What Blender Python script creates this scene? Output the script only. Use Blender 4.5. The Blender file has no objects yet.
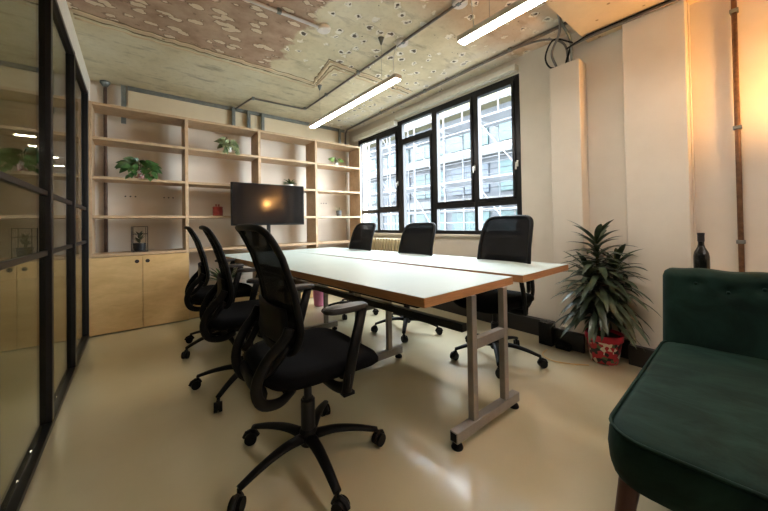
import bpy, bmesh, math, random
from mathutils import Vector, Matrix
random.seed(7)
PI = math.pi
SC = bpy.context.scene
COL = SC.collection
R = math.radians

# ------------------------------------------------------------------ helpers
def lin(c):
    r = []
    for v in c[:3]:
        v = v / 255.0
        r.append(v / 12.92 if v <= 0.04045 else ((v + 0.055) / 1.055) ** 2.4)
    return (r[0], r[1], r[2], 1.0)

class N:
    """tiny node-tree wrapper"""
    def __init__(s, name):
        s.m = bpy.data.materials.new(name); s.m.use_nodes = True
        s.t = s.m.node_tree; s.t.nodes.clear()
        s.out = s.n('ShaderNodeOutputMaterial')
    def n(s, kind, **kw):
        x = s.t.nodes.new(kind)
        for k, v in kw.items():
            if k.startswith('i_'):
                x.inputs[k[2:].replace('_', ' ')].default_value = v
            else:
                setattr(x, k, v)
        return x
    def l(s, a, b): s.t.links.new(a, b)
    def coord(s, scale=(1, 1, 1), loc=(0, 0, 0), rot=(0, 0, 0), kind='Object'):
        c = s.n('ShaderNodeTexCoord'); m = s.n('ShaderNodeMapping')
        m.inputs['Scale'].default_value = scale; m.inputs['Location'].default_value = loc
        m.inputs['Rotation'].default_value = rot
        s.l(c.outputs[kind], m.inputs['Vector']); return m.outputs['Vector']
    def noise(s, v, sc, det=4, rough=.55, dist=0):
        x = s.n('ShaderNodeTexNoise'); x.inputs['Scale'].default_value = sc
        x.inputs['Detail'].default_value = det; x.inputs['Roughness'].default_value = rough
        x.inputs['Distortion'].default_value = dist
        s.l(v, x.inputs['Vector']); return x.outputs['Fac']
    def voro(s, v, sc, feat='F1', out='Distance', rnd=1):
        x = s.n('ShaderNodeTexVoronoi'); x.feature = feat; x.inputs['Scale'].default_value = sc
        x.inputs['Randomness'].default_value = rnd
        s.l(v, x.inputs['Vector']); return x.outputs[out]
    def ramp(s, f, stops, interp='LINEAR'):
        x = s.n('ShaderNodeValToRGB'); cr = x.color_ramp; cr.interpolation = interp
        while len(cr.elements) < len(stops): cr.elements.new(.5)
        for e, (p, c) in zip(cr.elements, stops):
            e.position = p; e.color = c if len(c) == 4 else (*c, 1)
        s.l(f, x.inputs['Fac']); return x.outputs['Color']
    def step(s, f, a, b):
        x = s.n('ShaderNodeMapRange'); x.inputs['From Min'].default_value = a; x.inputs['From Max'].default_value = b
        s.l(f, x.inputs['Value']); return x.outputs['Result']
    def math(s, op, a, b=None):
        x = s.n('ShaderNodeMath'); x.operation = op
        for i, v in enumerate((a, b)):
            if v is None: continue
            if isinstance(v, (int, float)): x.inputs[i].default_value = v
            else: s.l(v, x.inputs[i])
        return x.outputs[0]
    def mix(s, f, a, b):
        x = s.n('ShaderNodeMix'); x.data_type = 'RGBA'
        for i, v in ((0, f), (6, a), (7, b)):
            if isinstance(v, (int, float)): x.inputs[i].default_value = v
            elif isinstance(v, tuple): x.inputs[i].default_value = v
            else: s.l(v, x.inputs[i])
        return x.outputs[2]
    def bump(s, h, st=.3, dist=.01):
        x = s.n('ShaderNodeBump'); x.inputs['Strength'].default_value = st; x.inputs['Distance'].default_value = dist
        s.l(h, x.inputs['Height']); return x.outputs['Normal']
    def bsdf(s, col, rough=.6, metal=0, normal=None, spec=.5, **kw):
        b = s.n('ShaderNodeBsdfPrincipled')
        if isinstance(col, tuple): b.inputs['Base Color'].default_value = col
        else: s.l(col, b.inputs['Base Color'])
        if isinstance(rough, (int, float)): b.inputs['Roughness'].default_value = rough
        else: s.l(rough, b.inputs['Roughness'])
        b.inputs['Metallic'].default_value = metal
        b.inputs['Specular IOR Level'].default_value = spec
        if normal is not None: s.l(normal, b.inputs['Normal'])
        for k, v in kw.items(): b.inputs[k.replace('_', ' ')].default_value = v
        s.l(b.outputs[0], s.out.inputs['Surface']); return b

def plain(name, rgb, rough=.6, metal=0, var=.06, sc=20, bump=0, spec=.5, **kw):
    n = N(name); v = n.coord(); f = n.noise(v, sc, 5)
    c = lin(rgb); a = tuple(x * (1 - var) for x in c[:3]) + (1,); b = tuple(min(1, x * (1 + var)) for x in c[:3]) + (1,)
    col = n.ramp(f, [(.3, a), (.7, b)])
    nm = n.bump(f, bump, .003) if bump else None
    n.bsdf(col, rough, metal, nm, spec, **kw)
    return n.m

# ------------------------------------------------------------------ materials
M = {}
M['black_metal'] = plain('black_metal', (24, 24, 26), .38, .3)
M['black_plastic'] = plain('black_plastic', (10, 10, 11), .5, 0, bump=.1, spec=.2)
M['dark_plastic'] = plain('dark_plastic', (12, 12, 13), .5, spec=.2)
M['arm_pad'] = plain('arm_pad', (34, 32, 32), .36, bump=.1)
M['grey_steel'] = plain('grey_steel', (150, 145, 140), .42, .35, var=.1)
M['galvanised'] = plain('galvanised', (128, 134, 132), .4, .6, var=.15)
M['pale_conduit'] = plain('pale_conduit', (206, 200, 194), .35, .2)
M['ridge_shade'] = plain('ridge_shade', (134, 116, 88), .8, var=.4, sc=14, bump=.5)  # darker tone for the shade lines along the ridges
M['conduit'] = plain('conduit', (120, 116, 112), .4, .5, var=.15)
M['rusty_pipe'] = plain('rusty_pipe', (116, 84, 60), .55, .3, var=.35, sc=30)
M['brown_pipe'] = plain('brown_pipe', (110, 88, 76), .5, .3, var=.25)
M['white_paint'] = plain('white_paint', (226, 222, 210), .55)
M['white_plastic'] = plain('white_plastic', (222, 220, 214), .4)
M['lamp_white'] = plain('lamp_white', (232, 226, 220), .4)
M['cream_metal'] = plain('cream_metal', (214, 198, 160), .4)
M['pink'] = plain('pink', (250, 150, 196), .35)
M['chrome'] = plain('chrome', (200, 200, 200), .2, .9)
M['soil'] = plain('soil', (48, 36, 28), .9, var=.3, sc=80, bump=.5)
M['stem'] = plain('stem', (92, 84, 50), .7, var=.2)
M['terracotta'] = plain('terracotta', (150, 50, 40), .45, var=.12)
M['bottle'] = plain('bottle', (14, 16, 16), .15, spec=.6)
M['bottle_label'] = plain('bottle_label', (26, 24, 26), .6)
M['skirting'] = plain('skirting', (26, 24, 24), .4)
M['black_pot'] = plain('black_pot', (34, 32, 33), .5)
M['grey_pot'] = plain('grey_pot', (92, 96, 98), .5)
M['dark_wood'] = plain('dark_wood', (66, 30, 24), .35, var=.25, sc=12)
M['ashlar'] = plain('far_paint', (190, 184, 160), .8)

def leafmat(name, a, b, rough=.35):
    n = N(name); v = n.coord(); f = n.noise(v, 14, 3)
    n.bsdf(n.ramp(f, [(.32, lin(a)), (.68, lin(b))]), rough, spec=.45)
    return n.m
M['leaf_dark'] = leafmat('leaf_dark', (44, 56, 42), (84, 98, 74))
M['leaf_pothos'] = leafmat('leaf_pothos', (34, 66, 32), (84, 120, 62))
M['leaf_variegated'] = leafmat('leaf_variegated', (58, 84, 48), (176, 184, 140))
M['leaf_light'] = leafmat('leaf_light', (96, 134, 66), (150, 176, 100))
M['leaf_succulent'] = leafmat('leaf_succulent', (40, 44, 34), (70, 82, 56))

def wood(name, a, b, scale=(1, 1, 1), rough=.5, grain=9):
    n = N(name); v = n.coord(scale)
    f = n.noise(v, grain, 6, .6, .8); g = n.noise(v, grain * 6, 3)
    f2 = n.math('ADD', n.math('MULTIPLY', f, .75), n.math('MULTIPLY', g, .25))
    n.bsdf(n.ramp(f2, [(.3, lin(a)), (.7, lin(b))]), rough, normal=n.bump(f2, .08, .002))
    return n.m
M['shelf_wood'] = wood('shelf_wood', (172, 143, 110), (202, 173, 138), (1, 1, 1), .5)
M['shelf_side'] = wood('shelf_side', (128, 92, 70), (152, 114, 90), (6, 1, .4), .5)
M['ply_door'] = wood('ply_door', (198, 162, 108), (222, 188, 134), (1, .5, 3), .42, 4)
M['table_edge'] = wood('table_edge', (160, 112, 72), (198, 148, 102), (1, 1, 14), .45, 8)

n = N('table_laminate'); v = n.coord(); f = n.noise(v, 3, 3)
n.bsdf(n.ramp(f, [(.3, lin((182, 196, 190))), (.7, lin((192, 204, 199)))]), n.step(n.noise(v, 6, 4), -.6, 2.2), spec=.5)
M['laminate'] = n.m

# back wall: plaster cream pink
def plaster(name, a, b, bump=.15, sc=2.2):
    n = N(name); v = n.coord(); f = n.noise(v, sc, 6, .6); g = n.noise(v, 40, 4)
    n.bsdf(n.ramp(f, [(.3, lin(a)), (.7, lin(b))]), .6, normal=n.bump(g, bump, .002), spec=.3)
    return n.m
M['wall'] = plaster('wall_plaster', (214, 205, 190), (224, 216, 202))
M['wall_back'] = plaster('wall_back_plaster', (212, 200, 184), (222, 211, 196))
M['board'] = plaster('wall_board', (206, 190, 158), (220, 206, 176), .1, 1.2)
M['wall_far'] = plaster('wall_far', (206, 198, 166), (218, 210, 180))

# ceiling
n = N('ceiling_peeling'); v = n.coord()
sx = n.n('ShaderNodeSeparateXYZ'); n.l(v, sx.inputs[0])
X, Y = sx.outputs[0], sx.outputs[1]
wob = n.math('MULTIPLY', n.math('SUBTRACT', n.noise(v, 3.5, 5), .5), .45)
Xw = n.math('ADD', X, wob); Yw = n.math('ADD', Y, n.math('MULTIPLY', wob, .3))
# olive/cream paint
big = n.noise(v, 1.3, 5, .6); fine = n.noise(v, 18, 5, .65)
base = n.ramp(big, [(.25, lin((190, 178, 144))), (.5, lin((222, 211, 180))), (.75, lin((236, 229, 206)))])
dirt = n.step(n.noise(n.coord((1, 3, 1)), 2.6, 5, .65), .55, .70)
base = n.mix(n.math('MULTIPLY', dirt, .5), base, lin((112, 100, 76)))
base = n.mix(n.math('MULTIPLY', n.step(fine, .5, .75), .25), base, lin((150, 138, 104)))
# small flaked-off spots
vd = n.n('ShaderNodeVectorMath'); vd.operation = 'ADD'
nz = n.n('ShaderNodeTexNoise'); nz.inputs['Scale'].default_value = 22; n.l(v, nz.inputs['Vector'])
sc_ = n.n('ShaderNodeVectorMath'); sc_.operation = 'SCALE'; sc_.inputs['Scale'].default_value = .07
n.l(nz.outputs['Color'], sc_.inputs[0]); n.l(v, vd.inputs[0]); n.l(sc_.outputs[0], vd.inputs[1])
vs = vd.outputs[0]
d1 = n.voro(vs, 8.2, rnd=.85)
d2 = n.voro(vs, 15, rnd=1)
zone = n.math('MULTIPLY', n.step(Yw, 3.05, 2.85), n.step(Xw, .95, 1.05))
zone2 = n.math('MAXIMUM', zone, n.math('MULTIPLY', n.step(Xw, 2.0, 2.3), .9))
light = n.math('MULTIPLY', n.step(d1, .31, .27), zone2)
dark = n.math('MULTIPLY', n.step(d1, .20, .17), zone2)
dark = n.math('MULTIPLY', dark, n.step(n.noise(v, 9, 2), .40, .46))
dots = n.math('MULTIPLY', n.step(d2, .12, .09), n.math('MULTIPLY', zone2, n.step(n.noise(v, 3, 2), .48, .56)))
olive = n.mix(light, base, lin((246, 240, 226)))
olive = n.mix(n.math('MULTIPLY', n.math('MAXIMUM', dark, dots), .9), olive, lin((70, 58, 42)))
# pink-brown bare patch with pale flakes
pk = n.ramp(n.noise(v, 5, 6, .65), [(.3, lin((164, 134, 112))), (.7, lin((204, 176, 152)))])
vf = n.coord((8, 15, 1), (0, 0, 0), (0, 0, .5))
vf2 = n.n('ShaderNodeVectorMath'); vf2.operation = 'ADD'; n.l(vf, vf2.inputs[0])
sc2 = n.n('ShaderNodeVectorMath'); sc2.operation = 'SCALE'; sc2.inputs['Scale'].default_value = .6
n.l(nz.outputs['Color'], sc2.inputs[0]); n.l(sc2.outputs[0], vf2.inputs[1])
fl = n.voro(vf2.outputs[0], .8, rnd=.9)
flake = n.step(fl, .33, .29)
rim = n.math('MULTIPLY', n.step(fl, .40, .34), n.step(fl, .28, .34))
pk = n.mix(n.math('MULTIPLY', rim, .6), pk, lin((104, 80, 62)))
pk = n.mix(n.math('MULTIPLY', flake, .85), pk, lin((236, 220, 196)))
zp = n.math('MULTIPLY', n.step(Yw, 3.24, 3.20), n.step(Xw, 1.14, 1.10))
zq = n.math('MULTIPLY', n.math('MULTIPLY', n.step(Yw, 1.75, 1.5), n.step(Xw, 1.45, 1.65)), .5)
col = n.mix(zp, olive, pk)
pk2 = n.mix(n.math('MAXIMUM', light, 0.0), lin((176, 128, 98)), lin((226, 206, 180)))
pk2 = n.mix(n.math('MAXIMUM', dark, dots), pk2, lin((84, 58, 42)))
col = n.mix(zq, col, pk2)
# white flaky plaster along the window side
edge = n.math('MULTIPLY', n.step(Xw, 2.52, 2.62), n.step(n.noise(v, 7, 3), .38, .5))
col = n.mix(n.math('MULTIPLY', edge, .55), col, lin((224, 218, 206)))
h = n.math('SUBTRACT', n.math('ADD', n.math('MULTIPLY', fine, .3), n.math('MULTIPLY', flake, zp)), n.math('ADD', light, dark))
n.bsdf(col, .75, normal=n.bump(h, .55, .008), spec=.25)
M['ceiling'] = n.m

n = N('beam_soffit'); v = n.coord(); f = n.noise(v, 2.5, 6, .6)
c = n.ramp(f, [(.3, lin((206, 184, 150))), (.7, lin((226, 206, 172)))])
d = n.voro(v, 7, rnd=1); c = n.mix(n.math('MULTIPLY', n.step(d, .10, .07), .7), c, lin((120, 86, 60)))
n.bsdf(c, .7, normal=n.bump(n.noise(v, 30, 4), .2, .003), spec=.3); M['soffit'] = n.m

# floor: glossy poured resin
n = N('floor_resin'); v = n.coord()
f = n.noise(v, .9, 5, .6); g = n.noise(v, 60, 3)
c = n.ramp(f, [(.25, lin((194, 182, 146))), (.75, lin((212, 202, 170)))])
rg = .32
n.bsdf(c, rg, normal=n.bump(n.noise(v, 34, 3), .12, .004), spec=.55, Coat_Weight=1.0, Coat_Roughness=.17, Coat_IOR=1.9)
M['floor'] = n.m

# velvet
n = N('green_velvet'); v = n.coord(); f = n.noise(n.coord((2, 1, 1)), 5, 6, .62, .8); g = n.noise(v, 60, 3)
c = n.ramp(f, [(.35, lin((10, 26, 21))), (.72, lin((27, 50, 42)))])
n.bsdf(c, .75, normal=n.bump(n.math('ADD', f, n.math('MULTIPLY', g, .2)), .25, .006), spec=.12,
       Sheen_Weight=.08, Sheen_Roughness=.4, Sheen_Tint=lin((110, 150, 135)))
M['velvet'] = n.m

n = N('chair_fabric'); v = n.coord(); f = n.noise(v, 150, 3)
n.bsdf(n.ramp(f, [(.3, lin((8, 8, 9))), (.7, lin((17, 17, 19)))]), .9, normal=n.bump(f, .3, .002), spec=.08)
M['fabric'] = n.m

n = N('chair_mesh'); v = n.coord((1, 260, 260)); w = n.noise(v, 1, 1)
b = n.n('ShaderNodeBsdfPrincipled'); b.inputs['Base Color'].default_value = lin((12, 13, 16)); b.inputs['Roughness'].default_value = .8; b.inputs['Specular IOR Level'].default_value = .15
t = n.n('ShaderNodeBsdfTransparent'); mx = n.n('ShaderNodeMixShader'); mx.inputs[0].default_value = .86
n.l(t.outputs[0], mx.inputs[1]); n.l(b.outputs[0], mx.inputs[2]); n.l(mx.outputs[0], n.out.inputs['Surface'])
M['mesh'] = n.m

def glass(name, tint, ior=1.5, boost=1.0):
    n = N(name)
    ge = n.n('ShaderNodeNewGeometry'); dp = n.n('ShaderNodeVectorMath'); dp.operation = 'DOT_PRODUCT'
    n.l(ge.outputs['Normal'], dp.inputs[0]); n.l(ge.outputs['Incoming'], dp.inputs[1])
    one = n.math('SUBTRACT', 1.0, n.math('ABSOLUTE', dp.outputs['Value']))
    fr = n.math('ADD', n.math('MULTIPLY', n.math('POWER', one, 5.0), .96), .04)
    t = n.n('ShaderNodeBsdfTransparent'); t.inputs['Color'].default_value = tint
    g = n.n('ShaderNodeBsdfGlossy'); g.inputs['Roughness'].default_value = 0.0
    mx = n.n('ShaderNodeMixShader'); n.l(n.math('MULTIPLY', fr, boost), mx.inputs[0])
    n.l(t.outputs[0], mx.inputs[1]); n.l(g.outputs[0], mx.inputs[2]); n.l(mx.outputs[0], n.out.inputs['Surface'])
    return n.m
M['glass'] = glass('window_glass', (.97, .99, 1, 1))
M['partition_glass'] = glass('partition_glass', (.80, .82, .72, 1), 1.5)

# screen
n = N('tv_screen'); n.bsdf(lin((10, 10, 13)), .10, spec=.6); M['screen'] = n.m

def emit(name, rgb, st):
    n = N(name); e = n.n('ShaderNodeEmission'); e.inputs['Color'].default_value = lin(rgb); e.inputs['Strength'].default_value = st
    n.l(e.outputs[0], n.out.inputs['Surface']); return n.m
M['led'] = emit('led_diffuser', (255, 246, 238), 30)
M['bulb'] = emit('warm_bulb', (255, 184, 104), 360)

# patterned pots
n = N('floral_pot'); v = n.coord((1, 1, 1)); d = n.voro(v, 38, out='Color'); s_ = n.n('ShaderNodeSeparateXYZ'); n.l(d, s_.inputs[0])
c = n.ramp(s_.outputs[0], [(0, lin((186, 34, 52))), (.34, lin((30, 30, 30))), (.55, lin((226, 214, 192))), (.8, lin((84, 104, 66))), (.9, lin((190, 60, 70)))], 'CONSTANT')
z = n.n('ShaderNodeSeparateXYZ'); n.l(n.coord(), z.inputs[0])
c = n.mix(n.step(z.outputs[2], .168, .170), c, lin((190, 30, 60)))
n.bsdf(c, .35); M['floral_pot'] = n.m
n = N('speckled_pot'); d = n.voro(n.coord(), 75, out='Color'); s_ = n.n('ShaderNodeSeparateXYZ'); n.l(d, s_.inputs[0])
n.bsdf(n.ramp(s_.outputs[0], [(0, lin((214, 204, 196))), (.5, lin((84, 66, 62))), (.7, lin((178, 120, 112)))], 'CONSTANT'), .35); M['speckled_pot'] = n.m

# outside
M['facade'] = plain('facade', (62, 65, 70), .8, var=.05, sc=1)
M['slab'] = plain('slab', (74, 75, 76), .8)
M['parapet'] = plain('parapet', (80, 76, 54), .8)
M['teal'] = plain('teal_glazing', (30, 54, 56), .5, var=.2, sc=.6)
M['blue_glazing'] = plain('blue_glazing', (34, 44, 56), .5, var=.25, sc=1.4)
M['scaffold'] = plain('scaffold_tube', (78, 80, 84), .5)
M['scaffold_dark'] = plain('scaffold_tube_dark', (34, 37, 42), .5)
M['street'] = plain('street', (110, 108, 104), .9)

# ------------------------------------------------------------------ mesh builder
class MB:
    def __init__(s): s.v = []; s.f = []; s.mi = []; s.cur = 0
    def add(s, vs, fs):
        o = len(s.v); s.v += [tuple(v) for v in vs]; s.f += [tuple(i + o for i in f) for f in fs]; s.mi += [s.cur] * len(fs); return s
    def box(s, x0, x1, y0, y1, z0, z1):
        vs = [(x, y, z) for x in (x0, x1) for y in (y0, y1) for z in (z0, z1)]
        return s.add(vs, [(0, 1, 3, 2), (4, 6, 7, 5), (0, 4, 5, 1), (2, 3, 7, 6), (0, 2, 6, 4), (1, 5, 7, 3)])
    def obox(s, c, half, mat3):
        """oriented box"""
        c = Vector(c); vs = []
        for a in (-1, 1):
            for b in (-1, 1):
                for d in (-1, 1):
                    vs.append(c + mat3 @ Vector((a * half[0], b * half[1], d * half[2])))
        return s.add(vs, [(0, 1, 3, 2), (4, 6, 7, 5), (0, 4, 5, 1), (2, 3, 7, 6), (0, 2, 6, 4), (1, 5, 7, 3)])
    def prism(s, pts, z0, z1):
        n = len(pts)
        vs = [(p[0], p[1], z0) for p in pts] + [(p[0], p[1], z1) for p in pts]
        return s.add(vs, [tuple(range(n))[::-1], tuple(range(n, 2 * n))] + [(i, (i + 1) % n, n + (i + 1) % n, n + i) for i in range(n)])
    def lathe(s, prof, c=(0, 0, 0), n=24, closed=True):
        vs = []; fs = []
        for r, z in prof:
            for k in range(n):
                a = 2 * PI * k / n; vs.append((c[0] + r * math.cos(a), c[1] + r * math.sin(a), c[2] + z))
        m = len(prof)
        for i in range(m - 1):
            for k in range(n):
                k2 = (k + 1) % n
                fs.append((i * n + k, i * n + k2, (i + 1) * n + k2, (i + 1) * n + k))
        if closed:
            fs.append(tuple(range(n))[::-1]); fs.append(tuple((m - 1) * n + k for k in range(n)))
        return s.add(vs, fs)
    def tube(s, pts, r, n=10, ry=None, closed=False, up=None):
        """swept ellipse; r may be list; ry secondary radius factor"""
        P = [Vector(p) for p in pts]; m = len(P); vs = []; fs = []
        rs = r if isinstance(r, (list, tuple)) else [r] * m
        prev = None
        for i, p in enumerate(P):
            if closed: t = (P[(i + 1) % m] - P[i - 1]).normalized()
            else: t = (P[min(i + 1, m - 1)] - P[max(i - 1, 0)]).normalized()
            ref = Vector(up) if up else (prev if prev is not None else (Vector((0, 0, 1)) if abs(t.z) < .9 else Vector((1, 0, 0))))
            b = ref - t * ref.dot(t)
            if b.length < 1e-5: b = Vector((0, 1, 0)) - t * t.y
            b.normalize(); prev = b; c = t.cross(b)
            for k in range(n):
                a = 2 * PI * k / n
                vs.append(p + b * (math.cos(a) * rs[i] * (ry or 1)) + c * (math.sin(a) * rs[i]))
        for i in range(m if closed else m - 1):
            j = (i + 1) % m
            for k in range(n):
                k2 = (k + 1) % n
                fs.append((i * n + k, i * n + k2, j * n + k2, j * n + k))
        if not closed:
            fs.append(tuple(range(n))[::-1]); fs.append(tuple((m - 1) * n + k for k in range(n)))
        return s.add(vs, fs)
    def cyl(s, a, b, r, n=14): return s.tube([a, b], r, n)
    def grid(s, fn, nu, nv):
        vs = [fn(i / nu, j / nv) for j in range(nv + 1) for i in range(nu + 1)]
        fs = [(j * (nu + 1) + i, j * (nu + 1) + i + 1, (j + 1) * (nu + 1) + i + 1, (j + 1) * (nu + 1) + i) for j in range(nv) for i in range(nu)]
        return s.add(vs, fs)
    def leaf(s, base, d, up, L, W, droop=.5, segs=6, fold=.25, shape='lance'):
        """blade starting at base, direction d, bending downwards"""
        p = Vector(base); d = Vector(d).normalized(); up = Vector(up)
        side = d.cross(up)
        if side.length < 1e-4: side = Vector((1, 0, 0))
        side.normalize(); vs = []; fs = []
        for i in range(segs + 1):
            t = i / segs
            if shape == 'lance': w = W * (math.sin(PI * min(1, t * .86 + .10)) ** .8) if t < 1 else 0.001
            else: w = W * math.sin(PI * (t ** .62) * .97 + .03) if 0 < t < 1 else .001
            nrm = side.cross(d).normalized()
            vs += [p - side * w + nrm * (w * fold), p, p + side * w + nrm * (w * fold)]
            p = p + d * (L / segs)
            d = (d + Vector((0, 0, -droop / segs))).normalized()
        for i in range(segs):
            a = i * 3; fs += [(a, a + 1, a + 4, a + 3), (a + 1, a + 2, a + 5, a + 4)]
        return s.add(vs, fs)
    def build(s, name, mat, parent=None, smooth=False, bevel=0, seg=2, sub=0, solid=0, loc=None, auto=False):
        me = bpy.data.meshes.new(name); me.from_pydata(s.v, [], s.f)
        mats = mat if isinstance(mat, (list, tuple)) else [mat]
        for m_ in mats: me.materials.append(M[m_] if isinstance(m_, str) else m_)
        for p, mi in zip(me.polygons, s.mi):
            p.material_index = mi; p.use_smooth = smooth
        me.update()
        bm = bmesh.new(); bm.from_mesh(me); bmesh.ops.recalc_face_normals(bm, faces=bm.faces); bm.to_mesh(me); bm.free()
        o = bpy.data.objects.new(name, me); COL.objects.link(o)
        if parent: o.parent = parent
        if loc: o.location = loc
        if solid:
            x = o.modifiers.new('s', 'SOLIDIFY'); x.thickness = solid; x.offset = 0
        if bevel:
            x = o.modifiers.new('b', 'BEVEL'); x.width = bevel; x.segments = seg; x.limit_method = 'ANGLE'; x.angle_limit = R(40)
        if sub:
            x = o.modifiers.new('u', 'SUBSURF'); x.levels = sub; x.render_levels = sub
        if auto:
            bm = bmesh.new(); bm.from_mesh(me)
            for e in bm.edges:
                e.smooth = not (len(e.link_faces) == 2 and e.calc_face_angle(0) > R(38))
            bm.to_mesh(me); bm.free()
        return o

def tag(o, label, cat, group=None):
    o['label'] = label; o['category'] = cat
    if group: o['group'] = group
    return o
def thing(name, label, cat, loc=(0, 0, 0), rz=0, group=None):
    o = bpy.data.objects.new(name, None); COL.objects.link(o); o.empty_display_size = .1
    o.location = loc; o.rotation_euler = (0, 0, rz)
    return tag(o, label, cat, group)
def struct(o, label=None):
    o['kind'] = 'structure'
    if label: o['label'] = label
    return o
def kids(o): return [c for c in COL.objects if c.parent == o]
def copy_tree(o, parent=None, name=None):
    c = o.copy(); COL.objects.link(c); c.parent = parent
    if parent is None and name: c.name = name
    for ch in kids(o): copy_tree(ch, c)
    return c
def curve_pts(pts, k=6):
    """Catmull-Rom resample"""
    P = [Vector(p) for p in pts]; P = [P[0] * 2 - P[1]] + P + [P[-1] * 2 - P[-2]]; out = []
    for i in range(1, len(P) - 2):
        a, b, c, d = P[i - 1:i + 3]
        for j in range(k):
            t = j / k
            out.append(.5 * ((2 * b) + (c - a) * t + (2 * a - 5 * b + 4 * c - d) * t * t + (3 * b - a - 3 * c + d) * t ** 3))
    out.append(P[-2]); return out

# ------------------------------------------------------------------ room constants
YB = 4.60; XL = -.37; XW = 2.95; ZC = 2.66; YR = -4.2
# floor
struct(MB().box(-3.2, 3.16, YR, 10, -.1, 0).build('floor', 'floor'))
struct(MB().box(-3.2, 3.16, YR, 10, ZC, ZC + .12).build('ceiling', 'ceiling'))
struct(MB().box(XL - .05, XW + .15, YB, YB + .15, 0, ZC).build('wall_back', 'wall_back'))
struct(MB().box(-3.2, 3.16, YR - .15, YR, 0, ZC).build('wall_front', 'wall'))
struct(MB().box(-3.35, -3.2, YR, 10, 0, ZC).build('wall_corridor', 'wall_far'))
struct(MB().box(-3.2, XL - .05, 10, 10.15, 0, ZC).build('wall_corridor_end', 'wall_far'))
struct(MB().box(XL - .05, XL + .05, YB + .15, 10, 0, ZC).build('wall_corridor_side', 'wall_far'))
# right wall with the window opening; nearer bay set back behind the sofa
WY0, WY1, WZ0, WZ1 = 1.535, 4.34, .915, 2.50
w = MB()
w.box(XW, XW + .17, .34, WY0, 0, ZC); w.box(XW, XW + .17, WY1, YB, 0, ZC)
w.box(XW, XW + .17, WY0, WY1, 0, WZ0); w.box(XW, XW + .17, WY0, WY1, WZ1, ZC)
w.box(3.0, 3.16, YR, .34, 0, ZC)
struct(w.build('wall_right', 'wall'))
struct(MB().box(2.85, XW - .001, .345, .686, 0, 2.52).build('wall_right_pier', 'wall', bevel=.006))
struct(MB().box(2.80, XW - .001, .957, 1.19, 0, 2.36).build('wall_right_casing', 'wall', bevel=.008))
# downstand beam across the near part
struct(MB().box(XL + .12, 3.0, -.2, .94, 2.525, ZC - .001).build('ceiling_beam', 'soffit'))
# bulkhead over the glass partition
struct(MB().box(XL - .12, XL + .006, YR, YB - .001, 2.385, ZC - .001).build('wall_left_bulkhead', 'white_paint', bevel=.004))
# boarded strip above the shelving
struct(MB().box(-.05, 2.80, YB - .035, YB - .001, 2.30, ZC - .03).build('trim_1', 'board'))
struct(MB().box(-.05, 2.80, YB - .06, YB - .036, ZC - .045, ZC - .003).build('trim_2', 'galvanised'))
# skirting
s = MB(); s.box(2.885, XW - .001, 1.26, YB - .02, 0, .15); s.box(2.80, XW - .001, 1.195, 1.26, 0, .15)
s.box(2.765, 2.799, .96, 1.26, 0, .145); s.box(2.80, 2.849, .35, .685, 0, .14); s.box(2.90, XW - .001, .69, .955, 0, .14)
struct(s.build('baseboard_right', 'skirting', bevel=.004))

# glass partition -------------------------------------------------------
wl = bpy.data.objects.new('wall_left', None); COL.objects.link(wl); struct(wl, 'black steel framed glass partition')
ys = [-4.16, -3.34, -2.52, -1.70, -.88, -.06, .76, 1.56, 2.43, 3.27, 4.135]
for y in ys:
    MB().box(XL - .028, XL + .028, y - .024, y + .024, .03, 2.385).build('mullion', 'black_metal', wl, bevel=.004)
for i in range(len(ys) - 1):
    a, b = ys[i] + .025, ys[i + 1] - .025
    for z in (1.24, .925):
        MB().box(XL - .014, XL + .014, a, b, z - .013, z + .013).build('glazing_bar', 'black_metal', wl, bevel=.002)
    for z0, z1 in ((.045, .911), (.939, 1.226), (1.254, 2.345)):
        MB().box(XL - .004, XL + .004, a, b, z0, z1).build('glass_pane', 'partition_glass', wl)
MB().box(XL - .03, XL + .03, YR, 4.17, .001, .03).build('bottom_rail', 'black_metal', wl, bevel=.003)
MB().box(XL - .026, XL + .026, YR, 4.17, 2.35, 2.384).build('top_rail', 'black_metal', wl, bevel=.003)
struct(MB().box(XL - .05, XL - .02, 4.18, YB, 0, 2.384).build('wall_left_return', 'wall'))

# window ------------------------------------------------------------------
XF = XW - .005   # room face of frames
def vbar(m, y0, y1, z0, z1, x0=XF, x1=XF + .06): m.box(x0, x1, y0, y1, z0, z1)
def window(name, y0, y1, zt, verts, extra):
    e = bpy.data.objects.new(name, None); COL.objects.link(e); struct(e, 'black framed metal window onto scaffolding')
    f = MB(); vbar(f, y0, y0 + .05, WZ0, zt); vbar(f, y1 - .05, y1, WZ0, zt)
    vbar(f, y0 + .05, y1 - .05, zt - .05, zt); vbar(f, y0 + .05, y1 - .05, WZ0, WZ0 + .045)
    f.build('window_frame', 'black_metal', e, bevel=.004)
    for a, b in verts: m_ = MB(); vbar(m_, a, b, WZ0 + .045, zt - .05); m_.build('window_mullion', 'black_metal', e, bevel=.004)
    for a, b, z0, z1, sash in extra:   # panes
        if sash:
            q = MB(); t = .03
            q.box(XF - .012, XF + .05, a, a + t, z0, z1); q.box(XF - .012, XF + .05, b - t, b, z0, z1)
            q.box(XF - .012, XF + .05, a + t, b - t, z0, z0 + t); q.box(XF - .012, XF + .05, a + t, b - t, z1 - t, z1)
            q.build('sash', 'black_metal', e, bevel=.003)
        MB().box(XF + .026, XF + .032, a + (.03 if sash else 0), b - (.03 if sash else 0), z0 + (.03 if sash else 0), z1 - (.03 if sash else 0)).build('window_pane', 'glass', e)
    return e
ZT = 1.245
tb = lambda a, b, z=ZT: (a, b, z - .025, z + .03)
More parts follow.
